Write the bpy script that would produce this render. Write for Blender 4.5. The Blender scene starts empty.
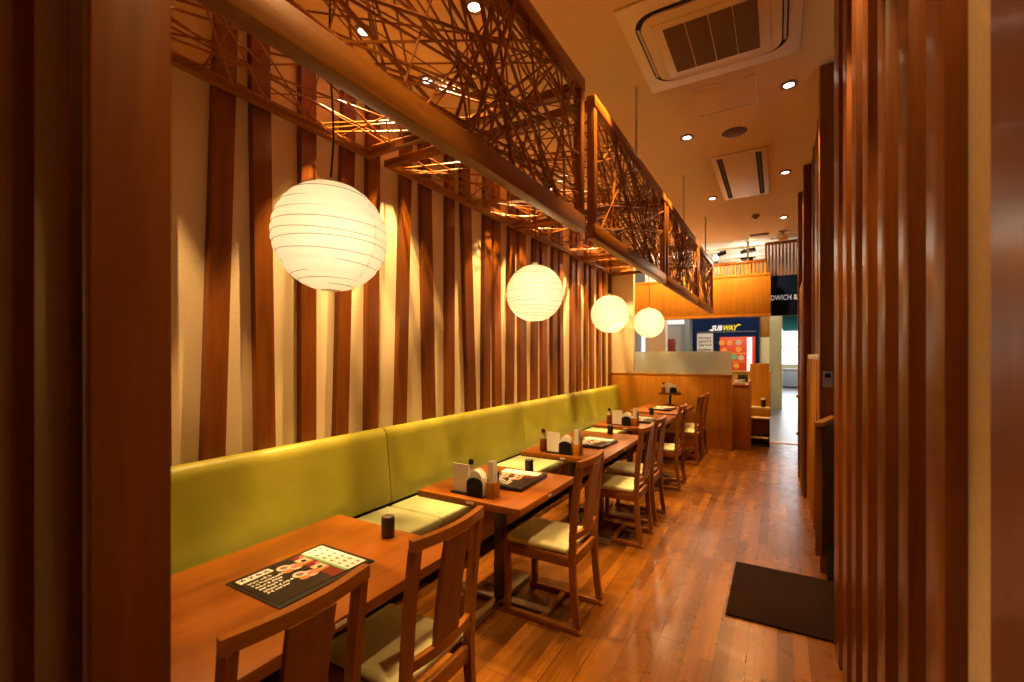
import bpy, bmesh, math, random
from mathutils import Vector, Matrix
R = math.radians
sc = bpy.context.scene
col = sc.collection

# ------------------------------------------------------------------ helpers
class MB:
    """collects shapes; build() links them as ONE mesh object"""
    def __init__(s): s.bm = bmesh.new()
    def _add(s, verts, faces, mat=0):
        vs = [s.bm.verts.new(v) for v in verts]
        out = []
        for f in faces:
            try:
                fc = s.bm.faces.new([vs[i] for i in f]); fc.material_index = mat; out.append(fc)
            except ValueError: pass
        return vs, out
    def box(s, x0, x1, y0, y1, z0, z1, bev=0, mat=0, M=None, seg=2):
        v = [(x0,y0,z0),(x1,y0,z0),(x1,y1,z0),(x0,y1,z0),(x0,y0,z1),(x1,y0,z1),(x1,y1,z1),(x0,y1,z1)]
        if M is not None: v = [M @ Vector(p) for p in v]
        vs, fs = s._add(v, [(3,2,1,0),(4,5,6,7),(0,1,5,4),(1,2,6,5),(2,3,7,6),(3,0,4,7)], mat)
        if bev:
            es = list({e for f in fs for e in f.edges})
            r = bmesh.ops.bevel(s.bm, geom=es, offset=bev, segments=seg, affect='EDGES', profile=.5)
            for f in r['faces']: f.material_index = mat
        return s
    def cbox(s, c, d, bev=0, mat=0, rot=None, seg=2):
        M = Matrix.Translation(c)
        if rot is not None: M = M @ rot
        return s.box(-d[0]/2, d[0]/2, -d[1]/2, d[1]/2, -d[2]/2, d[2]/2, bev, mat, M, seg)
    def sweep(s, pts, sec, mat=0, up=Vector((0,0,1)), closed=False, scales=None):
        """sweep a closed 2-D section along pts"""
        pts = [Vector(p) for p in pts]; n = len(pts); k = len(sec); rings = []
        for i, p in enumerate(pts):
            if closed: t = (pts[(i+1)%n]-pts[i-1]).normalized()
            else: t = (pts[min(i+1,n-1)]-pts[max(i-1,0)]).normalized()
            u = up if abs(t.dot(up)) < .98 else Vector((1,0,0))
            a = t.cross(u).normalized(); b = a.cross(t).normalized()
            q = scales[i] if scales else 1
            rings.append([s.bm.verts.new(p + a*x*q + b*y*q) for x, y in sec])
        for i in range(n if closed else n-1):
            A, B = rings[i], rings[(i+1)%n]
            for j in range(k):
                f = s.bm.faces.new((A[j],A[(j+1)%k],B[(j+1)%k],B[j])); f.material_index = mat
        if not closed:
            f = s.bm.faces.new(rings[0][::-1]); f.material_index = mat
            f = s.bm.faces.new(rings[-1]); f.material_index = mat
        return s
    def tube(s, pts, r, n=8, mat=0, closed=False, scales=None):
        return s.sweep(pts, [(r*math.cos(2*math.pi*i/n), r*math.sin(2*math.pi*i/n)) for i in range(n)], mat, closed=closed, scales=scales)
    def lathe(s, prof, n=24, c=(0,0,0), mat=0, cap=True):
        rings = []
        for r, z in prof:
            rings.append([s.bm.verts.new((c[0]+r*math.cos(2*math.pi*i/n), c[1]+r*math.sin(2*math.pi*i/n), c[2]+z)) for i in range(n)])
        for A, B in zip(rings, rings[1:]):
            for j in range(n):
                f = s.bm.faces.new((A[j],A[(j+1)%n],B[(j+1)%n],B[j])); f.material_index = mat
        if cap:
            for ring, rev in ((rings[0],True),(rings[-1],False)):
                f = s.bm.faces.new(ring[::-1] if rev else ring); f.material_index = mat
        return s
    def extrude(s, prof, y0, y1, mat=0, axis='y'):
        """prof: list of (x,z) counter-clockwise, extruded along y"""
        n = len(prof)
        P = (lambda a,b,t:(a,t,b)) if axis == 'y' else ((lambda a,b,t:(t,a,b)) if axis == 'x' else (lambda a,b,t:(a,b,t)))
        A = [s.bm.verts.new(P(x,z,y0)) for x,z in prof]; B = [s.bm.verts.new(P(x,z,y1)) for x,z in prof]
        for j in range(n):
            f = s.bm.faces.new((A[j],A[(j+1)%n],B[(j+1)%n],B[j])); f.material_index = mat
        for r in (A[::-1], B):
            f = s.bm.faces.new(r); f.material_index = mat
        return s
    def build(s, name, mats, parent=None, loc=(0,0,0), rotz=0, smooth=True):
        bmesh.ops.recalc_face_normals(s.bm, faces=s.bm.faces)
        me = bpy.data.meshes.new(name); s.bm.to_mesh(me); s.bm.free()
        for m in (mats if isinstance(mats, (list,tuple)) else [mats]): me.materials.append(m)
        if smooth:
            for p in me.polygons: p.use_smooth = True
            me.set_sharp_from_angle(angle=R(35))
        o = bpy.data.objects.new(name, me); col.objects.link(o)
        o.location = loc; o.rotation_euler = (0,0,rotz)
        if parent: o.parent = parent
        return o

def tag(o, label, cat, group=None):
    o['label'] = label; o['category'] = cat
    if group: o['group'] = group
    return o
def thing(name, label, cat, loc=(0,0,0), rotz=0, group=None):
    o = bpy.data.objects.new(name, None); col.objects.link(o)
    o.empty_display_size = .05
    o.location = loc; o.rotation_euler = (0,0,rotz)
    return tag(o, label, cat, group)
def struct(o):
    o['kind'] = 'structure'; return o
def kids(o): return [c for c in bpy.data.objects if c.parent == o]
def copy_tree(o, parent=None):
    c = o.copy(); col.objects.link(c)
    if parent: c.parent = parent
    for k in kids_of.get(o.name, []): copy_tree(k, c)
    return c
kids_of = {}
def index(root):
    kids_of[root.name] = kids(root)
    for k in kids_of[root.name]: index(k)
def dup(root, label, loc, rotz=0, group=None):
    index(root)
    c = copy_tree(root); c['label'] = label; c.location = loc; c.rotation_euler = (0,0,rotz)
    if group: c['group'] = group
    return c
def text_mesh(s, size, mat, name, parent, loc, rot=(90,0,0), shear=0, sx=1, offset=0, extrude=.004, align='LEFT', spacing=1.0):
    cu = bpy.data.curves.new(name, 'FONT'); cu.body = s; cu.size = size; cu.shear = shear; cu.offset = offset
    cu.extrude = extrude; cu.align_x = align; cu.space_character = spacing; cu.resolution_u = 3
    t = bpy.data.objects.new(name, cu); col.objects.link(t)
    me = bpy.data.meshes.new_from_object(t.evaluated_get(bpy.context.evaluated_depsgraph_get()))
    bpy.data.objects.remove(t); bpy.data.curves.remove(cu)
    me.name = name; me.materials.clear(); me.materials.append(mat)
    o = bpy.data.objects.new(name, me); col.objects.link(o)
    for v in me.vertices: v.co.x *= sx
    o.location = loc; o.rotation_euler = [R(a) for a in rot]
    if parent: o.parent = parent
    return o

# ---------------------------------------------------------------- materials
def new_mat(name):
    m = bpy.data.materials.new(name); m.use_nodes = True
    nt = m.node_tree; return m, nt, nt.nodes['Principled BSDF']
def plain(name, c, rough=.5, metal=0, spec=.5, coat=0, emit=None, es=0):
    m, nt, b = new_mat(name)
    b.inputs['Base Color'].default_value = (*c,1); b.inputs['Roughness'].default_value = rough
    b.inputs['Metallic'].default_value = metal; b.inputs['Specular IOR Level'].default_value = spec
    b.inputs['Coat Weight'].default_value = coat
    if emit: b.inputs['Emission Color'].default_value = (*emit,1); b.inputs['Emission Strength'].default_value = es
    return m
def ramp(nt, stops):
    r = nt.nodes.new('ShaderNodeValToRGB'); e = r.color_ramp.elements
    while len(e) < len(stops): e.new(.5)
    for el, (p, c) in zip(e, stops): el.position = p; el.color = (*c,1)
    return r
def wood(name, dark, light, axis='z', scale=1.0, rough=.35, coat=.25, bump=.05, ring=.5):
    """grain stretched along one axis"""
    dark, light = [(c[0], c[1]*1.0, c[2]*.36) for c in (dark, light)]
    m, nt, b = new_mat(name); L = nt.links
    tc = nt.nodes.new('ShaderNodeTexCoord'); mp = nt.nodes.new('ShaderNodeMapping')
    oi = nt.nodes.new('ShaderNodeObjectInfo')
    sx = [14*scale]*3; sx['xyz'.index(axis)] = .9*scale
    mp.inputs['Scale'].default_value = sx
    add = nt.nodes.new('ShaderNodeVectorMath'); add.operation = 'ADD'
    mul = nt.nodes.new('ShaderNodeMath'); mul.operation = 'MULTIPLY'; mul.inputs[1].default_value = 37
    L.new(oi.outputs['Random'], mul.inputs[0]); L.new(tc.outputs['Object'], mp.inputs['Vector'])
    L.new(mp.outputs['Vector'], add.inputs[0]); L.new(mul.outputs[0], add.inputs[1])
    n1 = nt.nodes.new('ShaderNodeTexNoise'); n1.inputs['Scale'].default_value = 1.6; n1.inputs['Detail'].default_value = 5; n1.inputs['Distortion'].default_value = .6
    n2 = nt.nodes.new('ShaderNodeTexNoise'); n2.inputs['Scale'].default_value = 9; n2.inputs['Detail'].default_value = 3
    L.new(add.outputs[0], n1.inputs['Vector']); L.new(add.outputs[0], n2.inputs['Vector'])
    mix = nt.nodes.new('ShaderNodeMath'); mix.operation = 'MULTIPLY_ADD'; mix.inputs[1].default_value = .35
    L.new(n2.outputs['Fac'], mix.inputs[0]); L.new(n1.outputs['Fac'], mix.inputs[2])
    r = ramp(nt, [(.38, dark), (.95, light)]); L.new(mix.outputs[0], r.inputs[0])
    hs = nt.nodes.new('ShaderNodeHueSaturation'); mr = nt.nodes.new('ShaderNodeMapRange')
    mr.inputs['To Min'].default_value = .82; mr.inputs['To Max'].default_value = 1.15
    L.new(oi.outputs['Random'], mr.inputs['Value']); L.new(mr.outputs[0], hs.inputs['Value']); L.new(r.outputs[0], hs.inputs['Color'])
    L.new(hs.outputs[0], b.inputs['Base Color'])
    b.inputs['Roughness'].default_value = rough; b.inputs['Specular IOR Level'].default_value = .35; b.inputs['Coat Weight'].default_value = coat*.4; b.inputs['Coat Roughness'].default_value = .15
    if bump:
        bp = nt.nodes.new('ShaderNodeBump'); bp.inputs['Strength'].default_value = bump; bp.inputs['Distance'].default_value = .01
        L.new(n2.outputs['Fac'], bp.inputs['Height']); L.new(bp.outputs[0], b.inputs['Normal'])
    return m
def noisy(name, c1, c2, scale=60, rough=.8, bump=.15, dist=.003, stretch=(1,1,1), spec=.3, detail=3):
    m, nt, b = new_mat(name); L = nt.links
    tc = nt.nodes.new('ShaderNodeTexCoord'); mp = nt.nodes.new('ShaderNodeMapping'); mp.inputs['Scale'].default_value = stretch
    n = nt.nodes.new('ShaderNodeTexNoise'); n.inputs['Scale'].default_value = scale; n.inputs['Detail'].default_value = detail
    L.new(tc.outputs['Object'], mp.inputs['Vector']); L.new(mp.outputs[0], n.inputs['Vector'])
    r = ramp(nt, [(.35,c1),(.65,c2)]); L.new(n.outputs['Fac'], r.inputs[0]); L.new(r.outputs[0], b.inputs['Base Color'])
    b.inputs['Roughness'].default_value = rough; b.inputs['Specular IOR Level'].default_value = spec
    bp = nt.nodes.new('ShaderNodeBump'); bp.inputs['Strength'].default_value = bump; bp.inputs['Distance'].default_value = dist
    L.new(n.outputs['Fac'], bp.inputs['Height']); L.new(bp.outputs[0], b.inputs['Normal'])
    return m
def planks(name):
    """varnished floor boards running along y"""
    m, nt, b = new_mat(name); L = nt.links
    tc = nt.nodes.new('ShaderNodeTexCoord'); mp = nt.nodes.new('ShaderNodeMapping')
    mp.inputs['Rotation'].default_value = (0,0,R(90))
    L.new(tc.outputs['Object'], mp.inputs['Vector'])
    def brick(w, h, mortar, off):
        br = nt.nodes.new('ShaderNodeTexBrick'); br.offset = off; br.inputs['Scale'].default_value = 1
        br.inputs['Brick Width'].default_value = w; br.inputs['Row Height'].default_value = h
        br.inputs['Mortar Size'].default_value = mortar; br.inputs['Mortar Smooth'].default_value = .1
        br.inputs['Color1'].default_value = (0,0,0,1); br.inputs['Color2'].default_value = (1,1,1,1); br.inputs['Mortar'].default_value = (.5,.5,.5,1)
        L.new(mp.outputs[0], br.inputs['Vector']); return br
    seam = brick(1.82, .136, .0018, .37); strip = brick(1.21, .068, 0.0002, .41)
    mg = nt.nodes.new('ShaderNodeMapping'); mg.inputs['Scale'].default_value = (28, 1.6, 1); L.new(tc.outputs['Object'], mg.inputs['Vector'])
    n = nt.nodes.new('ShaderNodeTexNoise'); n.inputs['Scale'].default_value = 2; n.inputs['Detail'].default_value = 5; n.inputs['Distortion'].default_value = .4
    L.new(mg.outputs[0], n.inputs['Vector'])
    a = nt.nodes.new('ShaderNodeMath'); a.operation = 'MULTIPLY_ADD'; a.inputs[1].default_value = .42
    L.new(strip.outputs['Color'], a.inputs[0])
    sc_ = nt.nodes.new('ShaderNodeMath'); sc_.operation = 'MULTIPLY'; sc_.inputs[1].default_value = .6; L.new(n.outputs['Fac'], sc_.inputs[0])
    L.new(sc_.outputs[0], a.inputs[2])
    r = ramp(nt, [(.15,(.075,.021,.0015)),(.5,(.145,.047,.0035)),(.9,(.27,.098,.009))]); L.new(a.outputs[0], r.inputs[0])
    mx = nt.nodes.new('ShaderNodeMix'); mx.data_type = 'RGBA'; mx.inputs['B'].default_value = (.03,.01,.004,1)
    L.new(seam.outputs['Fac'], mx.inputs['Factor']); L.new(r.outputs[0], mx.inputs['A']); L.new(mx.outputs['Result'], b.inputs['Base Color'])
    n2 = nt.nodes.new('ShaderNodeTexNoise'); n2.inputs['Scale'].default_value = 5; n2.inputs['Detail'].default_value = 2; L.new(tc.outputs['Object'], n2.inputs['Vector'])
    rr = nt.nodes.new('ShaderNodeMapRange'); rr.inputs['To Min'].default_value = .2; rr.inputs['To Max'].default_value = .36; L.new(n2.outputs['Fac'], rr.inputs['Value'])
    L.new(rr.outputs[0], b.inputs['Roughness'])
    bp = nt.nodes.new('ShaderNodeBump'); bp.inputs['Strength'].default_value = .06; bp.inputs['Distance'].default_value = .01
    L.new(n2.outputs['Fac'], bp.inputs['Height']); L.new(bp.outputs[0], b.inputs['Normal'])
    b.inputs['Specular IOR Level'].default_value = .42
    return m
def tiles(name):
    m, nt, b = new_mat(name); L = nt.links
    tc = nt.nodes.new('ShaderNodeTexCoord')
    br = nt.nodes.new('ShaderNodeTexBrick'); br.offset = 0; br.inputs['Scale'].default_value = 1
    br.inputs['Brick Width'].default_value = .6; br.inputs['Row Height'].default_value = .6; br.inputs['Mortar Size'].default_value = .004
    br.inputs['Color1'].default_value = (.19,.19,.21,1); br.inputs['Color2'].default_value = (.25,.25,.27,1); br.inputs['Mortar'].default_value = (.16,.16,.17,1)
    L.new(tc.outputs['Object'], br.inputs['Vector']); L.new(br.outputs['Color'], b.inputs['Base Color'])
    b.inputs['Roughness'].default_value = .32
    return m

CH_D, CH_L = (.17,.045,.010), (.33,.105,.024)
W_BAT = wood('cherry_batten_wood', (.13,.032,.007), (.24,.070,.016), 'z', 1, .36, .25)
W_PANEL_Y = wood('cherry_frame_wood', (.19,.058,.014), (.34,.12,.030), 'y', 1, .35, .25)
W_PANEL_Z = wood('cherry_post_wood', (.17,.05,.012), (.30,.10,.026), 'z', 1, .33, .3)
W_X = wood('cherry_cross_wood', (.17,.05,.012), (.32,.11,.028), 'x', 1, .35, .25)
W_CHAIR = wood('chair_wood_upright', (.17,.050,.012), (.30,.098,.024), 'z', 1.6, .33, .3)
W_CHAIR_Y = wood('chair_wood_rail', (.18,.055,.013), (.33,.11,.027), 'y', 1.6, .33, .3)
W_CHAIR_X = wood('chair_wood_runner', (.16,.047,.011), (.30,.098,.024), 'x', 1.6, .33, .3)
W_CAP = plain('lit_wood_foot_cap', (.55,.27,.08), .35)  # runner ends painted paler to stand for lit wood
W_TABLE = wood('table_top_wood', (.165,.042,.008), (.28,.086,.017), 'y', .55, .3, .3, .02)
W_EDGE = wood('table_edge_wood', (.20,.058,.013), (.33,.11,.026), 'y', 1, .4, .1)
W_STICK = wood('twig_wood', (.20,.058,.013), (.36,.12,.028), 'z', 2, .38, .2, 0)
W_ORANGE = wood('honey_panel_wood', (.36,.14,.026), (.52,.22,.045), 'z', .8, .45, .1, .02)
W_ORANGE_X = wood('honey_rail_wood', (.36,.14,.026), (.52,.22,.045), 'x', .8, .4, .1, .02)
W_DARK = wood('dark_door_wood', (.085,.024,.007), (.15,.045,.012), 'z', 1, .4, .2)
M_FLOOR = planks('floor_boards')
M_TILE = tiles('grey_floor_tiles')
M_WALL = noisy('beige_woven_wallpaper', (.72,.58,.37), (.80,.66,.44), 140, .85, .25, .002, (1,1,.6))
M_CEIL = noisy('cream_ceiling_paint', (.78,.63,.38), (.80,.66,.40), 30, .95, .03)
M_MCEIL = plain('white_mall_ceiling', (.82,.78,.68), .9)
M_LIME = noisy('lime_vinyl', (.28,.26,.022), (.32,.295,.03), 5, .42, .02, .01, spec=.45)
M_PALE = noisy('pale_green_vinyl', (.40,.43,.22), (.44,.47,.25), 6, .45, .03, .01)
M_CREAM = noisy('cream_vinyl', (.60,.56,.30), (.66,.61,.35), 6, .45, .03, .01)
M_BLACK = plain('black_lacquer', (.010,.007,.006), .5, spec=.2)
M_GAP = plain('black_gap', (.01,.008,.006), .8)
M_STEEL = plain('brushed_steel', (.50,.47,.43), .32, 1)
M_BRONZE = plain('dark_bronze_tube', (.10,.075,.05), .35, .8)
M_WHITE = plain('white_paper', (.80,.78,.74), .7)
M_WPLAST = plain('cream_white_plastic', (.86,.77,.58), .5)
M_GRILLE = noisy('brown_grille', (.15,.095,.035), (.19,.125,.05), 300, .7, .3, .002)
M_NAVY = plain('navy_panel', (.009,.020,.075), .9, spec=.05)
M_SIGNW = plain('white_lettering', (.85,.85,.85), .5, emit=(1,1,1), es=.25)
M_SIGNY = plain('yellow_lettering', (.85,.68,.02), .5, emit=(1,.8,.03), es=.2)
M_RED = plain('red_menu_board', (.70,.06,.015), .4, emit=(1,.09,.02), es=.08)
M_ORG = plain('orange_print', (.85,.33,.04), .4, emit=(1,.4,.05), es=.08)
M_GREY = plain('grey_wall_panel', (.30,.28,.27), .7)
M_STEELBLUE = plain('steel_blue_column', (.16,.18,.22), .5)
M_CREAMCOL = plain('cream_column', (.72,.62,.36), .6)
M_TEAL = plain('teal_awning', (.02,.16,.15), .6)
M_GREEN = plain('green_print', (.20,.50,.28), .5)
M_MENUB = plain('black_menu_card', (.014,.011,.010), .3)
M_MENUR = plain('maroon_print', (.18,.02,.016), .3)
M_PINK = plain('pink_print', (.62,.16,.17), .4)
M_FOOD1 = plain('brown_food_print', (.42,.18,.07), .4)
M_FOOD2 = plain('pale_food_print', (.68,.54,.40), .4)
M_PURPLE = plain('purple_print', (.24,.14,.20), .5)
M_MAT = noisy('dark_brown_mat', (.010,.0035,.001), (.018,.006,.002), 220, .95, .4, .004, spec=.08)
M_BOTTLE = plain('reddish_brown_sauce', (.18,.045,.02), .15)
M_GLASSY = plain('pale_glass_neck', (.45,.36,.26), .15)
M_TAG = plain('pale_table_tag', (.75,.66,.52), .4)
M_GREYBOX = plain('warm_grey_plastic', (.32,.25,.2), .5)
M_BOX = wood('chopstick_box_wood', (.36,.13,.03), (.5,.2,.05), 'z', 2, .4, .1)
M_CORD = plain('black_cord', (.006,.006,.006), .5)
M_RIB = plain('lantern_rib_wire', (.26,.19,.08), .8)
def emis(name, c, s):
    m = bpy.data.materials.new(name); m.use_nodes = True; nt = m.node_tree; nt.nodes.clear()
    e = nt.nodes.new('ShaderNodeEmission'); e.inputs[0].default_value = (*c,1); e.inputs[1].default_value = s
    o = nt.nodes.new('ShaderNodeOutputMaterial'); nt.links.new(e.outputs[0], o.inputs[0]); return m
M_LAMP = emis('downlight_bulb', (1,.86,.66), 9)
M_DAY = emis('daylight_window', (.92,.97,1), 1.6)
M_LITSTRIP = emis('lit_strip', (1,.97,.9), 2.2)
def paper():
    m = bpy.data.materials.new('lantern_paper'); m.use_nodes = True; nt = m.node_tree; nt.nodes.clear(); L = nt.links
    tr = nt.nodes.new('ShaderNodeBsdfTranslucent'); tr.inputs[0].default_value = (.98,.92,.76,1)
    tp = nt.nodes.new('ShaderNodeBsdfTransparent'); tp.inputs[0].default_value = (1,.95,.82,1)
    df = nt.nodes.new('ShaderNodeBsdfDiffuse'); df.inputs[0].default_value = (.85,.78,.6,1)
    a = nt.nodes.new('ShaderNodeMixShader'); a.inputs[0].default_value = .25; L.new(tr.outputs[0], a.inputs[1]); L.new(df.outputs[0], a.inputs[2])
    b = nt.nodes.new('ShaderNodeMixShader'); b.inputs[0].default_value = .10; L.new(a.outputs[0], b.inputs[1]); L.new(tp.outputs[0], b.inputs[2])
    o = nt.nodes.new('ShaderNodeOutputMaterial'); L.new(b.outputs[0], o.inputs[0]); return m
M_PAPER = paper()
def frosted():
    m = bpy.data.materials.new('frosted_glass'); m.use_nodes = True; nt = m.node_tree; nt.nodes.clear(); L = nt.links
    g = nt.nodes.new('ShaderNodeBsdfRefraction'); g.inputs['Color'].default_value = (.90,.93,.86,1); g.inputs['Roughness'].default_value = .35; g.inputs['IOR'].default_value = 1.15
    d = nt.nodes.new('ShaderNodeBsdfDiffuse'); d.inputs[0].default_value = (.80,.84,.74,1)
    t = nt.nodes.new('ShaderNodeBsdfTranslucent'); t.inputs[0].default_value = (.80,.86,.76,1)
    a = nt.nodes.new('ShaderNodeMixShader'); a.inputs[0].default_value = .5; L.new(d.outputs[0], a.inputs[1]); L.new(t.outputs[0], a.inputs[2])
    b = nt.nodes.new('ShaderNodeMixShader'); b.inputs[0].default_value = .55; L.new(g.outputs[0], b.inputs[1]); L.new(a.outputs[0], b.inputs[2])
    o = nt.nodes.new('ShaderNodeOutputMaterial'); L.new(b.outputs[0], o.inputs[0]); return m
M_FROST = frosted()

WARM = (1,.60,.22)
def spot(name, loc, power, angle=80, blend=.6, parent=None, color=WARM, rad=.035):
    l = bpy.data.lights.new(name, 'SPOT'); l.energy = power; l.color = color; l.spot_size = R(angle); l.spot_blend = blend; l.shadow_soft_size = rad
    o = bpy.data.objects.new(name, l); col.objects.link(o); o.location = loc
    if parent: o.parent = parent
    return o
def point(name, loc, power, color, rad=.05, parent=None):
    l = bpy.data.lights.new(name, 'POINT'); l.energy = power; l.color = color; l.shadow_soft_size = rad
    o = bpy.data.objects.new(name, l); col.objects.link(o); o.location = loc
    if parent: o.parent = parent
    return o
def area(name, loc, rot, sx, sy, power, color):
    l = bpy.data.lights.new(name, 'AREA'); l.shape = 'RECTANGLE'; l.size = sx; l.size_y = sy; l.energy = power; l.color = color
    o = bpy.data.objects.new(name, l); col.objects.link(o); o.location = loc; o.rotation_euler = [R(a) for a in rot]; return o

CZ = 3.5
# ------------------------------------------------------------------ setting
struct(MB().box(-2.75, 1.6, -1.6, 8.95, -.12, 0).build('floor', M_FLOOR))
struct(MB().box(-9, 5, 9.05, 26, -.13, -.005).build('floor_mall', M_TILE))
struct(MB().box(-2.75, 1.6, 8.95, 9.05, -.12, .008, .003).build('trim_1', W_ORANGE_X))
struct(MB().box(-2.75, 1.6, -1.6, 8.84, CZ, CZ+.1).build('ceiling', M_CEIL))
struct(MB().box(-9, 5, 8.92, 26, CZ+.04, CZ+.14).build('ceiling_mall', M_MCEIL))
struct(MB().box(-2.75, 1.6, 8.84, 8.92, CZ+.002, CZ+.14).build('trim_2', M_WPLAST))

wl = struct(MB().box(-2.75, -2.60, -1.6, 9.4, 0, CZ).build('wall_left', M_WALL))
BAT = [(.42,.56,.0),(.72,.86,.03),(.97,1.08,-.02),
 (1.2,1.332,0.085),(1.478,1.613,-0.045),(1.75,1.887,0),(2.001,2.14,0.09),(2.262,2.413,0.025),(2.559,2.71,0.09),(2.889,3.066,-0.085),(3.17,3.334,0),(3.485,3.682,-0.14),(3.742,3.932,0.04),(3.958,4.16,-0.05),(4.218,4.421,0.06),(4.485,4.723,-0.04),(4.793,5,0.05),(5.052,5.285,-0.03),(5.332,5.561,0.06),(5.586,5.798,-0.05),(5.972,6.186,0.03),(6.212,6.452,-0.06),(6.509,6.719,0.05),(6.763,7.01,-0.03),(7.08,7.323,0.05),(7.373,7.579,-0.02),(7.686,7.895,0)]
for y0, y1, ln in BAT:
    # lean ln metres between bench top and canopy height
    k = ln/3.0; za, zb = .02, 3.49
    a, b_ = (za-1.0)*k, (zb-1.0)*k; y0 *= 1.0176
    m = MB(); x0, x1 = -2.605, -2.555
    pts = [(x0,y0+a,za),(x1,y0+a,za),(x1,y1+a,za),(x0,y1+a,za),(x0,y0+b_,zb),(x1,y0+b_,zb),(x1,y1+b_,zb),(x0,y1+b_,zb)]
    m._add(pts, [(3,2,1,0),(4,5,6,7),(0,1,5,4),(1,2,6,5),(2,3,7,6),(3,0,4,7)])
    m.build('batten', W_BAT, wl)
struct(MB().box(-2.60, -2.177, 7.92, 8.02, 0, CZ).build('wall_back', M_WALL))
struct(MB().box(-2.75, 1.6, -1.72, -1.6, 0, CZ).build('wall_front', M_WALL))

# right wall: beige plaster with cherry battens, an entrance recess, then panelled fins
wr = struct(MB().box(.28, .55, -1.6, 2.86, 0, CZ).build('wall_right', M_WALL))
for y0, y1 in ((.42,.866),(1.062,1.178),(1.318,1.414),(1.57,1.68),(1.845,1.955),(2.10,2.215),(2.36,2.50),(2.66,2.872)):
    MB().box(.25, .285, y0, y1, .012, CZ-.005, .002).build('batten', W_BAT, wr)
struct(MB().box(1.3, 1.45, 2.86, 3.80, 0, CZ).build('wall_entrance', W_DARK))
wf = struct(MB().box(.30, 1.6, 3.80, 8.95, 0, CZ).build('wall_right_far', W_DARK))
for y0, y1, x in ((3.78,3.92,.25),(5.68,5.80,.23),(6.59,6.72,.213)):
    MB().box(x, 1.3 if y0 < 4 else .34, y0, y1, .0, CZ-.005, .003).build('pilaster', W_BAT, wf)
lv = MB()
for i in range(6): MB().box(.256, .30, 3.98+i*.285, 4.09+i*.285, .04, 1.46, .002).build('louvre_slat', W_ORANGE, wf)
lv = MB().box(.268, .30, 3.925, 5.675, 1.46, 1.505, .003).box(.268, .30, 3.925, 5.675, .0, .04, .003)
lv.build('louvre_rail', M_TAG, wf)
for y in (4.05, 4.62, 5.2): MB().box(.288, .302, y, y+.012, 1.51, CZ-.01).build('panel_bead', W_ORANGE, wf)
d = struct(MB().box(.225, .30, 5.81, 6.58, .01, 2.3, .003).build('door_1', W_DARK))
for z in (1.0, .55):
    MB().lathe([(.0005,-.02),(.012,-.016),(.017,0),(.012,.016),(.0005,.02)], 12, (.205,6.50,z)).build('door_knob', plain('pale_brass', (.7,.5,.25), .25, .9), d)

# bulkhead at the restaurant boundary with slat fences on top
bh = struct(MB().box(-2.75, -.107, 8.86, 8.98, 2.17, 2.89, .004).build('wall_upper', W_ORANGE))
MB().box(-2.75, -.10, 8.85, 8.99, 2.165, 2.20, .002).box(-2.75, -.10, 8.85, 8.99, 2.86, 2.90, .002).build('edge_rail', W_ORANGE_X, bh)
f = thing('slat_fence', 'low honey wood slat fence standing on the orange bulkhead', 'fence', (0,8.93,2.90))
MB().box(-1.9,-.175,-.02,.02,.19,.245,.003).build('top_rail', W_CHAIR_X, f)
for i in range(30):
    x = -1.88+i*.0575; MB().box(x,x+.034,-.014,.014,0,.192).build('slat', W_ORANGE, f)
f = thing('slat_fence', 'taller honey wood slat fence above the navy lettered sign', 'fence', (0,9.28,2.90))
MB().box(-.20,.55,-.02,.02,.55,.60,.003).build('top_rail', W_CHAIR_X, f)
MB().box(-.20,-.165,-.02,.02,0,.55,.003).build('end_post', W_ORANGE, f)
for i in range(13):
    x = -.15+i*.053; MB().box(x,x+.030,-.014,.014,0.0,.552).build('slat', W_ORANGE, f)
sg = thing('fascia_sign', 'navy fascia sign with white capitals DWICH showing', 'sign', (0,9.28,2.19))
MB().box(-.9,.56,-.03,.03,0,.70,.003).build('sign_board', M_NAVY, sg)
MB().box(-.9,.56,-.035,.035,.70,.71).build('top_edge', M_GREYBOX, sg)
# mall shell
struct(MB().box(-9.1, -9, 8.92, 26, 0, CZ+.1).build('wall_mall_left', M_GREY))
struct(MB().box(5, 5.1, 8.92, 26, 0, CZ+.1).build('wall_mall_right', M_CREAMCOL))
mb = struct(MB().box(-9, .1, 25.9, 26, 0, CZ+.1).box(.1,3,25.9,26,0,1.05).box(.1,3,25.9,26,2.75,CZ+.1).box(3,5,25.9,26,0,CZ+.1).build('wall_mall_back', M_CREAMCOL))
w = struct(MB().box(.1,3,25.93,25.95,1.05,2.75).build('window_1', M_DAY))
m = MB()
for x in (.1,.82,1.55,2.27,2.94): m.box(x,x+.06,25.86,25.96,1.05,2.75)
m.box(.1,3,25.86,25.96,1.85,1.9).build('window_frame', M_WPLAST, w)
struct(MB().box(-9,-2.75,8.92,9.02,0,CZ+.1).build('wall_mall_front', M_WALL))
struct(MB().box(1.6,5,8.92,9.02,0,CZ+.1).build('wall_mall_front.001', M_WALL))

# ------------------------------------------------------- near-left slat screen
s = thing('slat_screen', 'tall dark cherry slat screen at the camera, filling the left edge of the photo', 'screen', (0,.228,0))
for x0, x1 in ((-.778,-.75),(-.965,-.828),(-1.20,-1.067),(-1.42,-1.28)):
    MB().box(x0,x1,0,.089,0,CZ-.004,.002).build('batten', W_BAT, s)
MB().box(-1.42,-.752,.03,.06,.0,.06,.002).build('floor_rail', W_X, s)
MB().box(-1.42,-.752,.03,.06,CZ-.07,CZ-.006,.002).build('head_rail', W_X, s)

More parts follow.
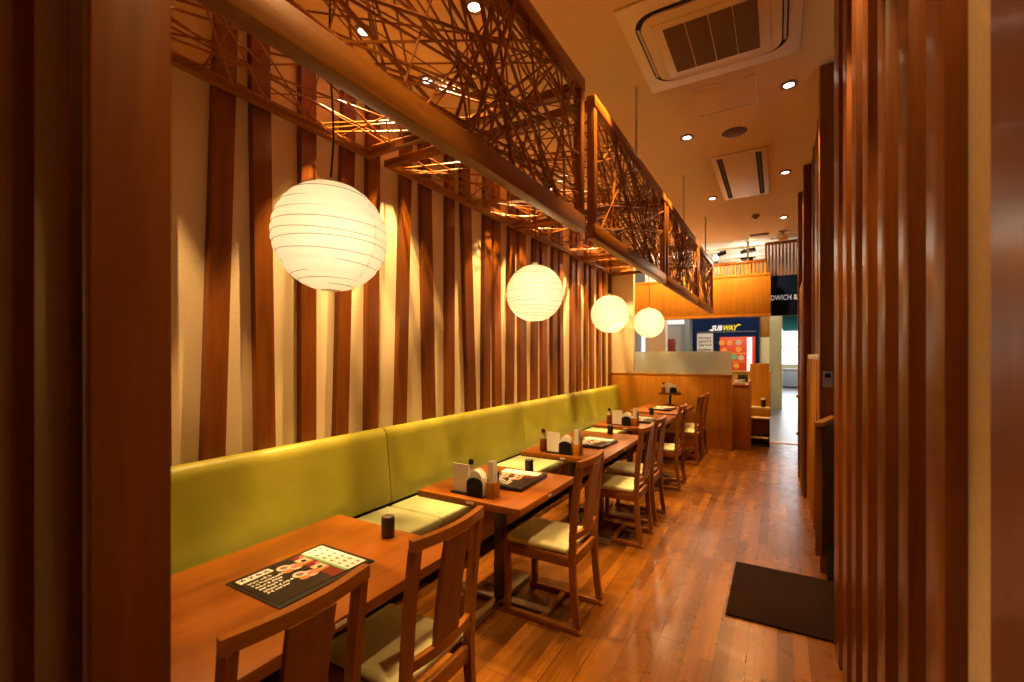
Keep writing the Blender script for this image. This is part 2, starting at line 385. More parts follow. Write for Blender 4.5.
# ------------------------------------------------------------------- benches
YB = [.36, 2.375, 4.37, 6.15, 7.90]
BL = ['lime green bench section nearest the camera, behind the long table with the black menu',
      'second lime bench section from the camera, behind the short table',
      'third lime bench section from the camera, second from the partition',
      'farthest lime bench section, ending at the wooden partition']
for i in range(4):
    y0, y1 = YB[i]+.004, YB[i+1]-.004
    b = thing('bench', BL[i], 'bench', (-2.2, (y0+y1)/2, 0), 0, 'green wall bench sections')
    h = (y1-y0)/2
    # backrest: rounded, slightly reclined profile
    pr = [(-.345,.44),(-.20,.44),(-.185,.47)]
    pr += [(-.185-.045*t, .47+.43*t) for t in (.25,.5,.75,1)]
    for k in range(1,9):
        a = math.pi*k/9; pr.append((-.285+.055*math.cos(a)*1.0, .90+.072*math.sin(a)))
    pr += [(-.345,.88)]
    nb = 1
    m = MB(); m.extrude(pr, -h, h)
    m.build('backrest', M_LIME, b)
    MB().box(-.345,-.215,-h,h,.36,.44).build('back_gap_board', M_GAP, b)
    ns = 3; L = 2*h/ns
    for k in range(ns):
        MB().box(-.21,.27,-h+k*L+.003,-h+(k+1)*L-.003,.345,.425,.018,seg=3).build('seat_cushion', M_PALE, b)
    MB().box(-.34,.24,-h,h,.07,.344,.002).build('base_panel', W_PANEL_Y, b)
    MB().box(-.34,.19,-h,h,0,.07).build('plinth', M_GAP, b)

# -------------------------------------------------------------------- tables
def table(y0, y1, label, peds, x0=-1.80, x1=-1.12):
    cx, cy = (x0+x1)/2, (y0+y1)/2; hx, hy = (x1-x0)/2, (y1-y0)/2
    t = thing('dining_table', label, 'table', (cx,cy,0), 0, 'wooden dining tables along the bench')
    m = MB().box(-hx,hx,-hy,hy,.682,.72,.003); o = m.build('table_top', [W_TABLE, W_EDGE], t)
    for p in o.data.polygons:
        if abs(p.normal.z) < .5: p.material_index = 1
    for py in peds:
        MB().box(-.03,.03,py-.03,py+.03,.035,.67,.004).build('column', M_BRONZE, t)
        MB().cbox((0,py,.676),(.34,.34,.012)).build('top_plate', M_BLACK, t)
        m = MB().box(-.33,.33,py-.032,py+.032,0.004,.034,.006).box(-.032,.032,py-.33,py+.33,0.004,.034,.006)
        m.build('cross_foot', M_STEEL, t)
    MB().cbox((.03,-hy-.0012,.703),(.045,.003,.012)).build('number_tag', M_TAG, t)
    MB().cbox((hx+.0012,-.02,.703),(.003,.04,.012)).build('number_tag', M_TAG, t)
    return t
TY = [(.36,1.50),(2.0,2.72),(3.22,4.44),(4.88,6.12),(6.30,7.56)]
table(*TY[0], 'long wooden table nearest the camera with a black printed menu lying on it', (-.30,.30), -1.86)
table(*TY[1], 'short wooden table with one chair, second table from the camera', (0,))
table(*TY[2], 'wooden table with two chairs in the middle of the row', (-.33,.33))
table(*TY[3], 'fourth wooden table from the camera, second from the wooden partition', (-.33,.33))
table(*TY[4], 'farthest wooden table beside the wooden partition, carrying a raised stand', (-.33,.33))

# -------------------------------------------------------------------- chairs
def make_chair(label):
    c = thing('dining_chair', label, 'chair', (0,0,0), 0, 'cherry wood chairs on the aisle side')
    for sy in (-1,1):
        y = sy*.170
        # back post: foot - seat - top, gently bowed
        pts = []
        for z in (.03,.12,.22,.32,.42,.52,.64,.76,.85,.897):
            x = .19 + .034*((.42-z)/.39)**2 if z < .42 else .19 + .045*((z-.42)/.51)**1.6
            pts.append((x,y,z))
        MB().sweep(pts, [(-.013,-.018),(.013,-.018),(.013,.018),(-.013,.018)], up=Vector((1,0,0))).build('back_post', W_CHAIR, c)
        MB().box(-.232,-.198,y-.016,y+.016,.03,.412,.003).build('front_leg', W_CHAIR, c)
        MB().box(-.245,.225,y-.017,y+.017,0,.034,.004).build('runner', W_CHAIR_X, c)
        MB().box(.2255,.244,y-.014,y+.014,.004,.034,.007).build('foot_cap', W_CAP, c)
        MB().box(-.197,.172,y-.012,y+.012,.352,.412,.003).build('side_apron', W_CHAIR_X, c)
    MB().box(-.222,-.20,-.153,.153,.352,.412,.003).build('front_apron', W_CHAIR_Y, c)
    MB().box(.177,.20,-.154,.154,.352,.412,.003).build('rear_apron', W_CHAIR_Y, c)
    MB().box(-.02,.015,-.152,.152,.010,.030,.003).build('stretcher', W_CHAIR_Y, c)
    # crest rail, curved in plan
    pts = [(.236+.026*math.cos(math.pi*t/2/.19)-.004, t, .914) for t in [i*.019 for i in range(-10,11)]]
    MB().sweep(pts, [(-.012,-.0175),(.012,-.0175),(.012,.0175),(-.012,.0175)]).build('crest_rail', W_CHAIR_Y, c)
    pts = [(.196+.018*math.cos(math.pi*t/2/.16), t, .515) for t in [i*.0155 for i in range(-10,11)]]
    MB().sweep(pts, [(-.011,-.017),(.011,-.017),(.011,.017),(-.011,.017)]).build('lower_rail', W_CHAIR_Y, c)
    pts = [(.214+.045*(max(0,z-.53)/.34)**1.4, 0, z) for z in (.528,.6,.68,.76,.84,.897)]
    MB().sweep(pts, [(-.062,-.008),(.062,-.008),(.062,.008),(-.062,.008)], up=Vector((1,0,0))).build('splat', W_CHAIR, c)
    m = MB().box(-.225,.168,-.178,.178,.413,.452,.016,seg=3)
    m.build('seat_cushion', M_CREAM, c)
    return c
CH = [(-1.20,.68,0,'chair nearest the camera, its back cut off by the bottom of the photo'),
      (-1.20,1.235,0,'second chair from the camera, at the far end of the table with the printed menu'),
      (-1.148,2.455,0,'lone chair at the short table, its full side and floor runners in view'),
      (-1.145,3.73,0,'nearer of the two chairs at the middle table'),
      (-1.155,4.27,0,'farther of the two chairs at the middle table'),
      (-1.165,5.455,0,'single chair at the fourth table from the camera'),
      (-1.16,6.80,0,'nearer of the two chairs standing by the wooden partition'),
      (-1.15,7.27,0,'chair closest to the wooden partition, last of the row')]
c0 = make_chair(CH[0][3]); c0.location = (CH[0][0], CH[0][1], 0)
for x, y, rz, lb in CH[1:]: dup(c0, lb, (x,y,0), rz)

# --------------------------------------------------------------- table things
rnd = random.Random(7)
def scribble(m, x0, x1, y, n, h, z, r=.0012, axis='y'):
    """a row of small brush-like strokes, illegible as in the photo"""
    w = (x1-x0)/n
    for i in range(n):
        cx = x0+(i+.5)*w
        for k in range(3):
            a = rnd.uniform(0,math.pi); l = h*rnd.uniform(.3,.55); ox, oy = rnd.uniform(-.2,.2)*w, rnd.uniform(-.2,.2)*h
            p = Vector((y+oy, cx+ox, z)); dv = Vector((math.sin(a)*l, math.cos(a)*min(l,w*.45), 0))
            m.tube([p-dv, p+dv], r, 4)
def make_menu(label, thick=.004):
    """reader sits on the aisle side: text runs along +y, top towards -x"""
    t = thing('menu', label, 'menu', (0,0,0), 0, 'printed menus on the tables')
    MB().box(-.148,.155,-.188,.192,0,thick,.001).build('backing_board', M_MENUB, t)
    z = thick
    MB().box(-.13,.13,-.175,.175,z,z+.0015).build('menu_page', M_MENUB, t); z += .0015
    e = .0007
    MB().box(-.125,-.090,-.168,-.052,z,z+e).build('title_panel', M_WHITE, t)
    m = MB()
    scribble(m, -.162, -.058, -.1075, 4, .024, z+e, .0017); m.build('title_lettering', M_MENUB, t)
    m = MB()
    for k, (a, n) in enumerate(((-.068,6),(-.046,9),(-.024,7),(-.002,6),(.02,8),(.04,6))):
        scribble(m, -.158, -.158+.0135*n, a, n, .013, z, .0017)
    m.build('text_lines', M_WHITE, t)
    MB().box(-.128,.128,.030,.082,z,z+e*.5).build('maroon_band', M_MENUR, t)
    def plate(m, x, y, r, h, k=1.0):
        a = len(m.bm.verts); m.lathe([(r,0),(r,h),(r*.7,h*1.2)],14,(0,0,0)); m.bm.verts.ensure_lookup_table()
        for v in list(m.bm.verts)[a:]: v.co = Vector((x+v.co.x*k, y+v.co.y, z+v.co.z))
    for k in range(2):
        x = -.066+k*.092
        m = MB(); plate(m,x-.012,-.022,.024,e); plate(m,x+.012,.006,.026,e); m.cbox((x-.004,.052,z+e*.6),(.050,.044,e*1.2)); m.build('dish_photo', M_FOOD2, t)
        m = MB(); plate(m,x+.024,-.026,.018,e*1.6,.8); plate(m,x+.012,.024,.019,e*1.7); m.cbox((x+.022,.046,z+e),(.016,.05,e*1.6)); m.build('dish_photo', M_FOOD1, t)
        m = MB(); plate(m,x-.012,-.022,.013,e*1.8); m.build('dish_photo', M_PURPLE, t)
        m = MB(); plate(m,x-.002,.052,.010,e*2); m.build('dish_photo', M_MENUB, t)
        m = MB(); plate(m,x+.012,.006,.014,e*2); m.build('dish_photo', M_PINK, t)
        MB().cbox((x-.036,.068,z+e),(.020,.018,e*2)).build('pink_box', M_PINK, t)
    MB().box(-.129,.129,.090,.174,z,z+e).build('white_panel', M_WHITE, t)
    MB().box(-.129,.129,.080,.092,z+e,z+e*2).build('green_band', M_GREEN, t)
    m = MB(); m2 = MB()
    for i in range(6):
        for j in range(3):
            m.cbox((-.108+i*.043,.106+j*.024,z+e*1.3),(.016,.010,e),mat=0 if (i+j)%3 else 1)
    m.build('printed_lettering', [M_PURPLE, M_PINK], t)
    return t
TZ = .7205
mn = make_menu('black menu with white title box and white product strip on the nearest table'); mn.location = (-1.47,1.03,TZ)
mk = make_menu('thick menu stack on the short table beside a dark cylinder cup', .022); mk.location = (-1.42,2.43,TZ); mk.rotation_euler.z = R(3)
dup(mk, 'thick menu stack on the middle table behind its napkin holder', (-1.40,3.80,TZ), R(-4))
dup(mk, 'thick menu stack on the fourth table from the camera', (-1.40,5.42,TZ), R(3))
dup(mk, 'menu stack on the farthest table in front of the raised stand', (-1.43,6.72,TZ), R(-2))

def make_cup(label):
    t = thing('spice_cup', label, 'cup', (0,0,0), 0, 'dark cylinder cups on the tables')
    MB().lathe([(.0005,0),(.026,0),(.028,.004),(.028,.08),(.026,.084)],28).build('cup_body', plain('dark_brown_lacquer', (.022,.011,.008), .4), t)
    MB().lathe([(.0255,.084),(.0255,.087),(.022,.089),(.0005,.089)],28).build('cup_lid', plain('dark_lid', (.05,.028,.018), .5), t)
    return t
cp = make_cup('dark cylinder cup on the nearest table, at its far edge'); cp.location = (-1.447,1.42,TZ)
dup(cp, 'dark cylinder cup on the far edge of the short table', (-1.42,2.655,TZ))
dup(cp, 'dark cylinder cup on the far edge of the middle table', (-1.43,4.37,TZ))
dup(cp, 'dark cylinder cup on the far edge of the fourth table', (-1.43,6.06,TZ))

def make_card(label):
    t = thing('card_stand', label, 'card', (0,0,0), 0, 'white cards standing on the tables')
    MB().box(-.062,.062,-.022,.022,0,.010,.003).build('foot', M_BLACK, t)
    MB().box(-.055,.055,-.002,.002,.010,.165).build('card', M_WHITE, t)
    return t
def make_napkin(label):
    t = thing('napkin_holder', label, 'napkin holder', (0,0,0), 0, 'black napkin holders on the tables')
    pr = [(-.052,0),(.052,0),(.052,.075)] + [(.052*math.cos(a),.075+.03*math.sin(a)) for a in [math.pi*k/8 for k in range(1,8)]] + [(-.052,.075)]
    MB().extrude(pr,-.034,-.030).extrude(pr,.030,.034).box(-.052,.052,-.030,.030,0,.004).build('holder_plates', M_BLACK, t)
    m = MB(); r2 = random.Random(3)
    for k in range(9):
        y = -.026+k*.0058; hh = .140+.012*r2.random()
        pr = [(-.046,.005),(.046,.005),(.046,.085)] + [(.046*math.cos(a),.085+(hh-.085)*math.sin(a)) for a in [math.pi*q/8 for q in range(1,8)]] + [(-.046,.085)]
        m.extrude(pr,y,y+.0045)
    m.build('napkins', M_WHITE, t)
    return t
def make_box(label):
    t = thing('chopstick_box', label, 'box', (0,0,0), 0, 'orange wooden boxes on the tables')
    m = MB().box(-.026,.026,-.032,.032,0,.006).box(-.026,-.021,-.032,.032,.006,.088,.001).box(.021,.026,-.032,.032,.006,.088,.001).box(-.021,.021,-.032,-.027,.006,.088,.001).box(-.021,.021,.027,.032,.006,.088,.001)
    m.build('box_body', M_BOX, t)
    
    m = MB()
    for k in range(4): m.cbox((-.002+.001*k,-.018+k*.012,.105),(.034,.002,.19),rot=Matrix.Rotation(R(-2),4,'Y'))
    m.build('paper_slips', M_WHITE, t)
    MB().tube([(.014,.022,.01),(.022,.024,.14)],.004,8).build('pen', M_BLACK, t)
    return t
def make_sauce(label):
    t = thing('sauce_bottle', label, 'bottle', (0,0,0), 0, 'sauce bottles on the tables')
    MB().lathe([(.0005,0),(.026,0),(.029,.006),(.029,.085),(.022,.105)],20).build('bottle_body', M_BOTTLE, t)
    MB().lathe([(.022,.105),(.013,.13),(.012,.15)],20).build('bottle_neck', M_GLASSY, t)
    MB().lathe([(.015,.15),(.015,.172),(.011,.178),(.0005,.178)],20).build('bottle_cap', M_BLACK, t)
    return t
setn = ['on the short table', 'on the middle table', 'on the fourth table from the camera']
protos = None
for i, yb in enumerate((2.075, 3.30, 4.97)):
    spec = [(-1.545,yb,'white card in a black foot %s' % setn[i]),
            (-1.438,yb+.01,'black napkin holder full of white napkins %s' % setn[i]),
            (-1.345,yb+.02,'orange wooden box holding white paper slips %s' % setn[i]),
            (-1.645 if i else -1.53, yb+.02 if i else yb+.075,'reddish brown sauce bottle beside the white card %s' % setn[i])]
    if i == 0:
        protos = [make_card(spec[0][2]), make_napkin(spec[1][2]), make_box(spec[2][2]), make_sauce('sauce bottle with black cap behind the white card on the short table')]
        for p, q in zip(protos, spec): p.location = (q[0],q[1],TZ)
    else:
        for p, q in zip(protos, spec): dup(p, q[2], (q[0],q[1],TZ), R(rnd.uniform(-5,5)))
# raised stand on the farthest table
st = thing('condiment_stand', 'raised dark tray on a pedestal at the end of the farthest table', 'stand', (-1.45,7.36,TZ))
MB().lathe([(.0005,0),(.075,0),(.075,.012),(.02,.018),(.018,.02)],24).build('stand_base', M_BLACK, st)
MB().lathe([(.018,.018),(.018,.165)],12).build('stand_column', M_BLACK, st)
m = MB().box(-.15,.15,-.10,.10,.165,.175,.003)
m.box(-.15,.15,-.10,-.094,.175,.195).box(-.15,.15,.094,.10,.175,.195).box(-.15,-.144,-.094,.094,.175,.195).box(.144,.15,-.094,.094,.175,.195)
m.build('tray', W_DARK, st)
zt = TZ+.1755
dup(protos[1], 'black napkin holder on the raised tray by the partition', (-1.40,7.36,zt))
dup(protos[0], 'white card on the raised tray by the partition', (-1.475,7.41,zt), R(20))
dup(protos[3], 'sauce bottle on the raised tray by the partition', (-1.55,7.35,zt))

# ------------------------------------------------------------ twig lattices
XL = -.91; ZB, ZT = 2.16, 2.97
MODS = [(.40,2.295),(2.445,4.335),(4.42,6.30),(6.37,7.88)]
LL = ['twig lattice canopy nearest the camera, largest of the four', 'second twig lattice canopy from the camera, above the round lantern over the middle table',
      'third twig lattice canopy from the camera', 'farthest twig lattice canopy, ending near the orange bulkhead']
def stick_pts(r, w, h, steep):
    """two points on the border of a w x h rectangle"""
    def edge(k):
        if k == 0: return (r.uniform(0,w),0)
        if k == 1: return (r.uniform(0,w),h)
        if k == 2: return (0,r.uniform(0,h))
        return (w,r.uniform(0,h))
    while True:
        a, b = r.sample([0,1,2,3] if not steep else [0,1,0,1,2,3], 2)
        if a == b: continue
        p, q = edge(a), edge(b)
        L = math.hypot(p[0]-q[0],p[1]-q[1])
        if L > .45: return p, q
for i, (y0, y1) in enumerate(MODS):
    t = thing('twig_lattice', LL[i], 'lattice', (XL,y0,ZB), 0, 'twig lattice canopies over the tables')
    w = y1-y0; h = ZT-ZB; dx = -2.535-XL
    MB().box(-.03,.022,0,w,0,.082,.003).build('bottom_beam', W_PANEL_Y, t)
    MB().box(-.03,.022,0,w,h-.065,h,.003).build('top_beam', W_PANEL_Y, t)
    for a in (0, w-.05): MB().box(-.026,.018,a,a+.05,.083,h-.066,.003).build('post', W_PANEL_Z, t)
    MB().box(dx,dx+.05,0,w,h-.07,h-.02,.003).build('wall_rail', W_PANEL_Y, t)
    for a in (0, w-.05): MB().box(dx+.051,-.031,a,a+.05,h-.07,h-.02,.003).build('cross_beam', W_X, t)
    if i:
        MB().tube([(0,w*.5,h),(0,w*.5,CZ-ZB-.002)],.009,8).lathe([(.02,CZ-ZB-.012),(.02,CZ-ZB-.002)],12,(0,w*.5,0)).build('hanging_rod', M_TAG, t)
    else:
        MB().tube([(0,w*.45,h),(0,w*.45,CZ-ZB-.002)],.009,8).build('hanging_rod', M_TAG, t)
    r = random.Random(40+i)
    sticks = []
    nf = (54,46,42,34)[i]; nc = 30
    for k in range(nf):
        p, q = stick_pts(r, w-.08, h-.13, True)
        xa, xb = r.uniform(-.016,.010), r.uniform(-.016,.010)
        P, Q = Vector((xa,p[0]+.04,p[1]+.075)), Vector((xb,q[0]+.04,q[1]+.075))
        sticks.append((P,Q,r.uniform(.0042,.0075)))
    W2 = -dx-.05
    for k in range(nc):
        p, q = stick_pts(r, w-.08, W2-.03, False)
        za, zb = h-.045+r.uniform(-.012,.012), h-.045+r.uniform(-.012,.012)
        P, Q = Vector((dx+.045+p[1],p[0]+.04,za)), Vector((dx+.045+q[1],q[0]+.04,zb))
        sticks.append((P,Q,r.uniform(.004,.007)))
    for P, Q, rad in sticks:
        Lq = (Q-P).length
        m = MB().lathe([(rad,0),(rad*r.uniform(.8,1.1),Lq*.5),(rad*.9,Lq)],6)
        o = m.build('twig', W_STICK, t)
        o.location = P; o.rotation_mode = 'QUATERNION'; o.rotation_quaternion = (Q-P).to_track_quat('Z','Y')
    # finer filler twigs, too many and too thin to tell apart
    m = MB()
    for k in range((24,26,30,26)[i]):
        p, q = stick_pts(r, w-.08, h-.13, True)
        m.tube([(r.uniform(-.016,.010),p[0]+.04,p[1]+.075),(r.uniform(-.016,.010),q[0]+.04,q[1]+.075)], r.uniform(.003,.0045), 5)
    for k in range(14):
        p, q = stick_pts(r, w-.08, W2-.03, False)
        m.tube([(dx+.045+p[1],p[0]+.04,h-.045+r.uniform(-.012,.012)),(dx+.045+q[1],q[0]+.04,h-.045+r.uniform(-.012,.012))], r.uniform(.003,.0045), 5)
    o = m.build('fine_twigs', W_STICK, t); o['kind'] = 'stuff'

# ------------------------------------------------------------------ lanterns
RL = .236
def make_lantern(label, seed):
    t = thing('paper_lantern', label, 'lantern', (0,0,0), 0, 'round paper lanterns over the tables')
    r = random.Random(seed)
    zs = []; z = -.985
    while z < .90:
        zs.append(z); z += r.uniform(.13,.22)*(1.0 if abs(z) < .75 else .45)
    zs.append(.95)
    prof = []
    for a, b in zip(zs, zs[1:]):
        for k in range(3):
            q = a+(b-a)*k/3; bul = 1.0 + (.010 if k else -.004)
            prof.append((RL*math.sqrt(1-q*q)*bul, RL*q))
    prof.append((RL*math.sqrt(1-.95**2), RL*.95))
    n = 56; m = MB(); rings = []
    ang = r.uniform(0,6.28)
    def pt(rad, z, j): 
        a = 2*math.pi*j/n
        return (rad*math.cos(a), rad*math.sin(a), z + .02*rad*math.cos(a-ang)*(1 if abs(z) < .2 else .4))
    for rad, z in prof: rings.append([m.bm.verts.new(pt(rad,z,j)) for j in range(n)])
    for A, B in zip(rings, rings[1:]):
        for j in range(n): m.bm.faces.new((A[j],A[(j+1)%n],B[(j+1)%n],B[j]))
    m.build('paper_shade', M_PAPER, t)
    m = MB()
    for z in zs:
        rad = RL*math.sqrt(1-z*z)*1.0015
        tw = r.uniform(-.14,.14); ta = r.uniform(0,6.28)
        m.tube([Vector(pt(rad,RL*z,j)) + Vector((0,0,tw*rad*math.cos(2*math.pi*j/n-ta)*.5)) for j in range(n)], .0013, 4, closed=True)
    for sa in (ang, ang+2.1, ang+4.2):
        jj = sa/(2*math.pi)*n
        m.tube([Vector(pt(RL*math.sqrt(1-q*q)*1.003,RL*q,jj)) for q in [-.98+1.92*k/30 for k in range(31)]], .0009, 4)
    m.build('ribs', M_RIB, t)
    MB().lathe([(.0005,RL*.93-.02),(.03,RL*.93-.02),(.03,RL*.93+.004),(.022,RL*.93+.035),(.0005,RL*.93+.035)],16).build('socket_cap', M_WHITE, t)
    cz = CZ-1.5-LZ
    pts = []
    for k in range(14):
        u = k/13; zz = RL*.93+.035+u*(CZ-LZC-RL*.93-.036)
        pts.append((.012*math.sin(u*9+.5)*(1-u)*min(1,u*6), .010*math.sin(u*7)*(1-u), zz))
    MB().tube(pts, .0045, 8).build('cord', M_CORD, t)
    return t
LZ = .515; LZC = 1.5+LZ
LN = [(-1.69,1.32,'largest paper lantern, hanging nearest the camera'),
      (-1.755,3.38,'second paper lantern from the camera, over the middle table'),
      (-1.83,5.58,'third paper lantern from the camera'),
      (-1.79,7.42,'smallest paper lantern, farthest from the camera')]
for i, (x, y, lb) in enumerate(LN):
    l = make_lantern(lb, 11+i); l.location = (x,y,LZC)
    hd = math.hypot(x,y); point('lantern_light', (-x/hd*.065+.015,-y/hd*.065,-.01), 1.45, (1,.85,.60), .055, l)

# ------------------------------------------------------------ ceiling fittings
def make_downlight(label):
    t = thing('downlight', label, 'downlight', (0,0,0), 0, 'recessed ceiling downlights')
    MB().lathe([(.036,-.004),(.058,-.004),(.060,.004),(.058,.008),(.036,.008)],28,cap=False).build('trim_ring', M_GREYBOX, t)
    MB().lathe([(.0005,-.0015),(.035,-.0015),(.035,.006),(.0005,.006)],24).build('lens', M_LAMP, t)
    return t
DL = [(-2.2,1.96,'wall side downlight seen through the nearest lattice, left of a pair'),(-2.2,2.54,'wall side downlight seen through the nearest lattice, right of a pair'),
      (-2.2,3.9,None),(-2.2,4.5,None),(-2.2,5.8,None),(-2.2,6.4,None),(-2.2,7.4,None),
      (-1.5,.6,None),(.05,.75,None),(-1.5,2.14,'bright downlight at the top of the photo seen through the nearest lattice'),(-1.5,3.57,None),(-1.5,5.0,'downlight seen through the second lattice'),(-1.5,6.9,None),  # the lamp beside the camera is added to light the left slat screen
      (-.72,.65,None),(-2.2,.64,None),(-.72,2.53,None),(-.72,4.41,'aisle downlight left of the round ceiling speaker'),(-.72,6.29,'aisle downlight just left of the slot diffuser'),
      (.07,2.05,None),(.07,3.93,'aisle downlight right of the blank ceiling hatch'),(.07,5.79,'aisle downlight right of the slot diffuser'),(.07,7.67,'farthest aisle downlight near the dark fins')]
d0 = None
PW = {-2.2:400, -1.5:155, -.72:250, .07:130, 0.05:85}
for x, y, lb in DL:
    lb2 = lb or 'small round ceiling spot out of view'
    if d0 is None: d0 = make_downlight(lb2); d0.location = (x,y,CZ-.0085); o = d0
    elif lb: o = dup(d0, lb2, (x,y,CZ-.0085))
    else: o = None
    spot('downlight_and_fill_spot', (x,y,CZ-.02), PW[x]*({.6:.3,.65:.45,.64:.7}.get(y,1)), 84 if x == .05 else 54, .3, rad=.02)

ac = thing('air_conditioner', 'large square ceiling air conditioner with brown grille', 'air conditioner', (-.35,3.05,CZ))
h = .475
MB().box(-h,h,-h,h,-.018,0,.006).build('outer_panel', M_WPLAST, ac)
def rrect(hx, hy, r, n=6):
    out = []
    for cx, cy, a0 in ((hx-r,hy-r,0),(-hx+r,hy-r,90),(-hx+r,-hy+r,180),(hx-r,-hy+r,270)):
        for k in range(n+1):
            a = R(a0+90*k/n); out.append((cx+r*math.cos(a), cy+r*math.sin(a)))
    return out
MB().extrude(rrect(.405,.375,.13), -.022, -.016, axis='z').build('louvre_slot', M_GAP, ac)
MB().extrude(rrect(.372,.352,.11), -.034, -.021, axis='z').build('inner_panel', M_WPLAST, ac)
MB().box(-.31,.31,-.275,.30,-.040,-.033,.004).build('grille_frame', M_WPLAST, ac)
for k in range(4):
    x = -.255+k*.1275; MB().box(x+.003,x+.1245,-.22,.25,-.0425,-.039).build('grille', M_GRILLE, ac)
for sx in (-1,1):
    m = MB().box(sx*.388-.008,sx*.388+.008,-.27,.27,-.024,-.020); m.build('louvre_blade', M_STEEL, ac)
ap = thing('access_hatch', 'plain cream access hatch in the ceiling beyond the air conditioner', 'hatch', (-.355,3.88,CZ))
MB().box(-.205,.205,-.20,.20,-.004,0,.001).build('hatch_door', M_CEIL, ap)
m = MB()
for a in (-1,1): m.box(a*.215-.006,a*.215+.006,-.222,.222,-.006,0).box(-.208,.208,a*.215-.006,a*.215+.006,-.006,0)
m.build('hatch_frame', M_WPLAST, ap)
sp = thing('ceiling_speaker', 'round brown ceiling speaker between hatch and slot diffuser', 'speaker', (-.337,4.53,CZ))
MB().lathe([(.0005,-.008),(.098,-.007),(.104,-.003),(.105,0)],32).build('speaker_grille', M_GRILLE, sp)
MB().lathe([(.1055,-.004),(.112,-.003),(.113,0)],32,cap=False).build('speaker_rim', M_WPLAST, sp)
vt = thing('slot_diffuser', 'white rectangular ceiling diffuser with two dark slots', 'vent', (-.34,5.71,CZ))
MB().box(-.25,.25,-.72,.72,-.014,0,.003).build('diffuser_frame', plain('white_diffuser_paint', (.82,.74,.58), .5), vt)
for sx in (-1,1):
    MB().box(sx*.175-.026,sx*.175+.026,-.66,.66,-.0165,-.0135).build('slot', M_GAP, vt)
    MB().box(sx*.175-.004,sx*.175+.004,-.66,.66,-.019,-.016).build('slot_blade', M_GRILLE, vt)
MB().box(-.14,.14,-.68,.68,-.019,-.0135,.002).build('center_panel', plain('white_diffuser_centre', (.82,.74,.6), .5), vt)
sd = thing('smoke_detector', 'small brown smoke detector on the ceiling beyond the slot diffuser', 'detector', (-.277,7.37,CZ))
MB().lathe([(.05,0),(.052,-.02),(.048,-.03),(.03,-.035)][::-1],20).build('detector_body', M_GREYBOX, sd)
MB().lathe([(.022,-.052),(.026,-.045),(.028,-.034)],16).build('detector_tip', M_GRILLE, sd)
av = thing('air_vent', 'thin grey grille vent on the ceiling near the white edge', 'vent', (-.27,8.58,CZ))
MB().box(-.14,.14,-.055,.055,-.01,0,.002).build('vent_frame', M_GREYBOX, av)
m = MB()
for k in range(5): m.box(-.13,.13,-.045+k*.02,-.036+k*.02,-.014,-.0095)
m.build('vent_slats', M_GRILLE, av)
ex = thing('hanging_box', 'small beige box hanging on a bracket from the ceiling by the slat fence', 'box', (.07,8.55,CZ))
MB().box(-.06,.06,-.03,.03,-.012,0,.002).build('bracket', M_GREYBOX, ex)
MB().box(-.02,.02,-.01,.01,-.05,-.012).build('bracket_stem', M_GREYBOX, ex)
MB().box(-.07,.07,-.035,.035,-.15,-.05,.006).build('box_body', M_WPLAST, ex)

# thermostat and podium in the entrance recess
th = thing('thermostat_switch', 'small grey thermostat on the dark fin at the entrance', 'thermostat', (.293,3.779,1.335))
MB().box(-.028,.028,-.022,0,-.055,.055,.004).build('thermostat_case', M_GREYBOX, th)
MB().box(-.016,.016,-.024,-.021,.010,.040).build('display', M_BLACK, th)
pd = thing('board_stand', 'slim upright dark wood board with an orange top edge beyond the doormat', 'stand', (.193,3.30,0), R(-15))
MB().box(0,.036,0,.44,.29,1.07,.003).build('board', W_DARK, pd)
MB().box(-.004,.042,-.006,.446,1.071,1.095,.003).build('top_edge', W_ORANGE, pd)
MB().box(-.01,.13,.37,.435,0,.289,.003).build('stand_foot', M_GAP, pd)
tag(MB().box(-.262,.95,2.885,3.65,.001,.014,.004).build('door_mat', M_MAT), 'dark brown doormat on the wooden aisle floor by the entrance', 'mat')

# -------------------------------------------------------- partition and far end
pt = thing('low_partition', 'honey wood partition with a frosted glass top closing the table row', 'partition', (0,7.96,0))
MB().box(-2.59,-.62,-.055,.055,0,1.165,.004).build('partition_panel', W_ORANGE, pt)
MB().box(-2.59,-.615,-.06,.06,1.1655,1.19,.003).build('partition_cap', W_ORANGE_X, pt)
MB().box(-2.17,-.63,-.006,.006,1.19,1.56).build('glass_panel', M_FROST, pt)
MB().box(-.80,-.795,-.0565,-.0545,.02,1.16).build('panel_joint', W_CHAIR, pt)
cr = thing('counter_unit', 'low honey wood counter just past the partition end', 'counter', (-.50,8.24,0))
MB().box(-.13,.10,-.205,.205,0,1.0,.004).build('counter_body', W_ORANGE, cr)
MB().box(-.14,.10,-.21,.21,1.0005,1.03,.003).build('counter_top', W_CHAIR_X, cr)
MB().box(.1005,.125,-.205,.205,0,1.09,.003).build('side_panel', W_ORANGE, cr)
tr = thing('paper_tray', 'white paper tray on the counter past the partition', 'tray', (-.55,8.16,1.031))
MB().box(-.06,.10,-.10,.10,0,.03,.004).build('tray_base', M_WHITE, tr)
MB().box(-.05,.06,-.09,.08,.031,.055).build('paper_stack', M_WHITE, tr)
MB().box(0,.09,-.05,.09,.056,.07).build('paper_stack', M_GREYBOX, tr)
tb = thing('payment_terminal', 'black tablet terminal on the counter behind the white paper tray', 'terminal', (-.50,8.37,1.031))
MB().box(-.05,.05,-.03,.05,0,.02,.004).build('terminal_foot', M_BLACK, tb)
MB().cbox((0,0,.09),(.15,.012,.12),.004,rot=Matrix.Rotation(R(-18),4,'X')).build('screen', M_BLACK, tb)
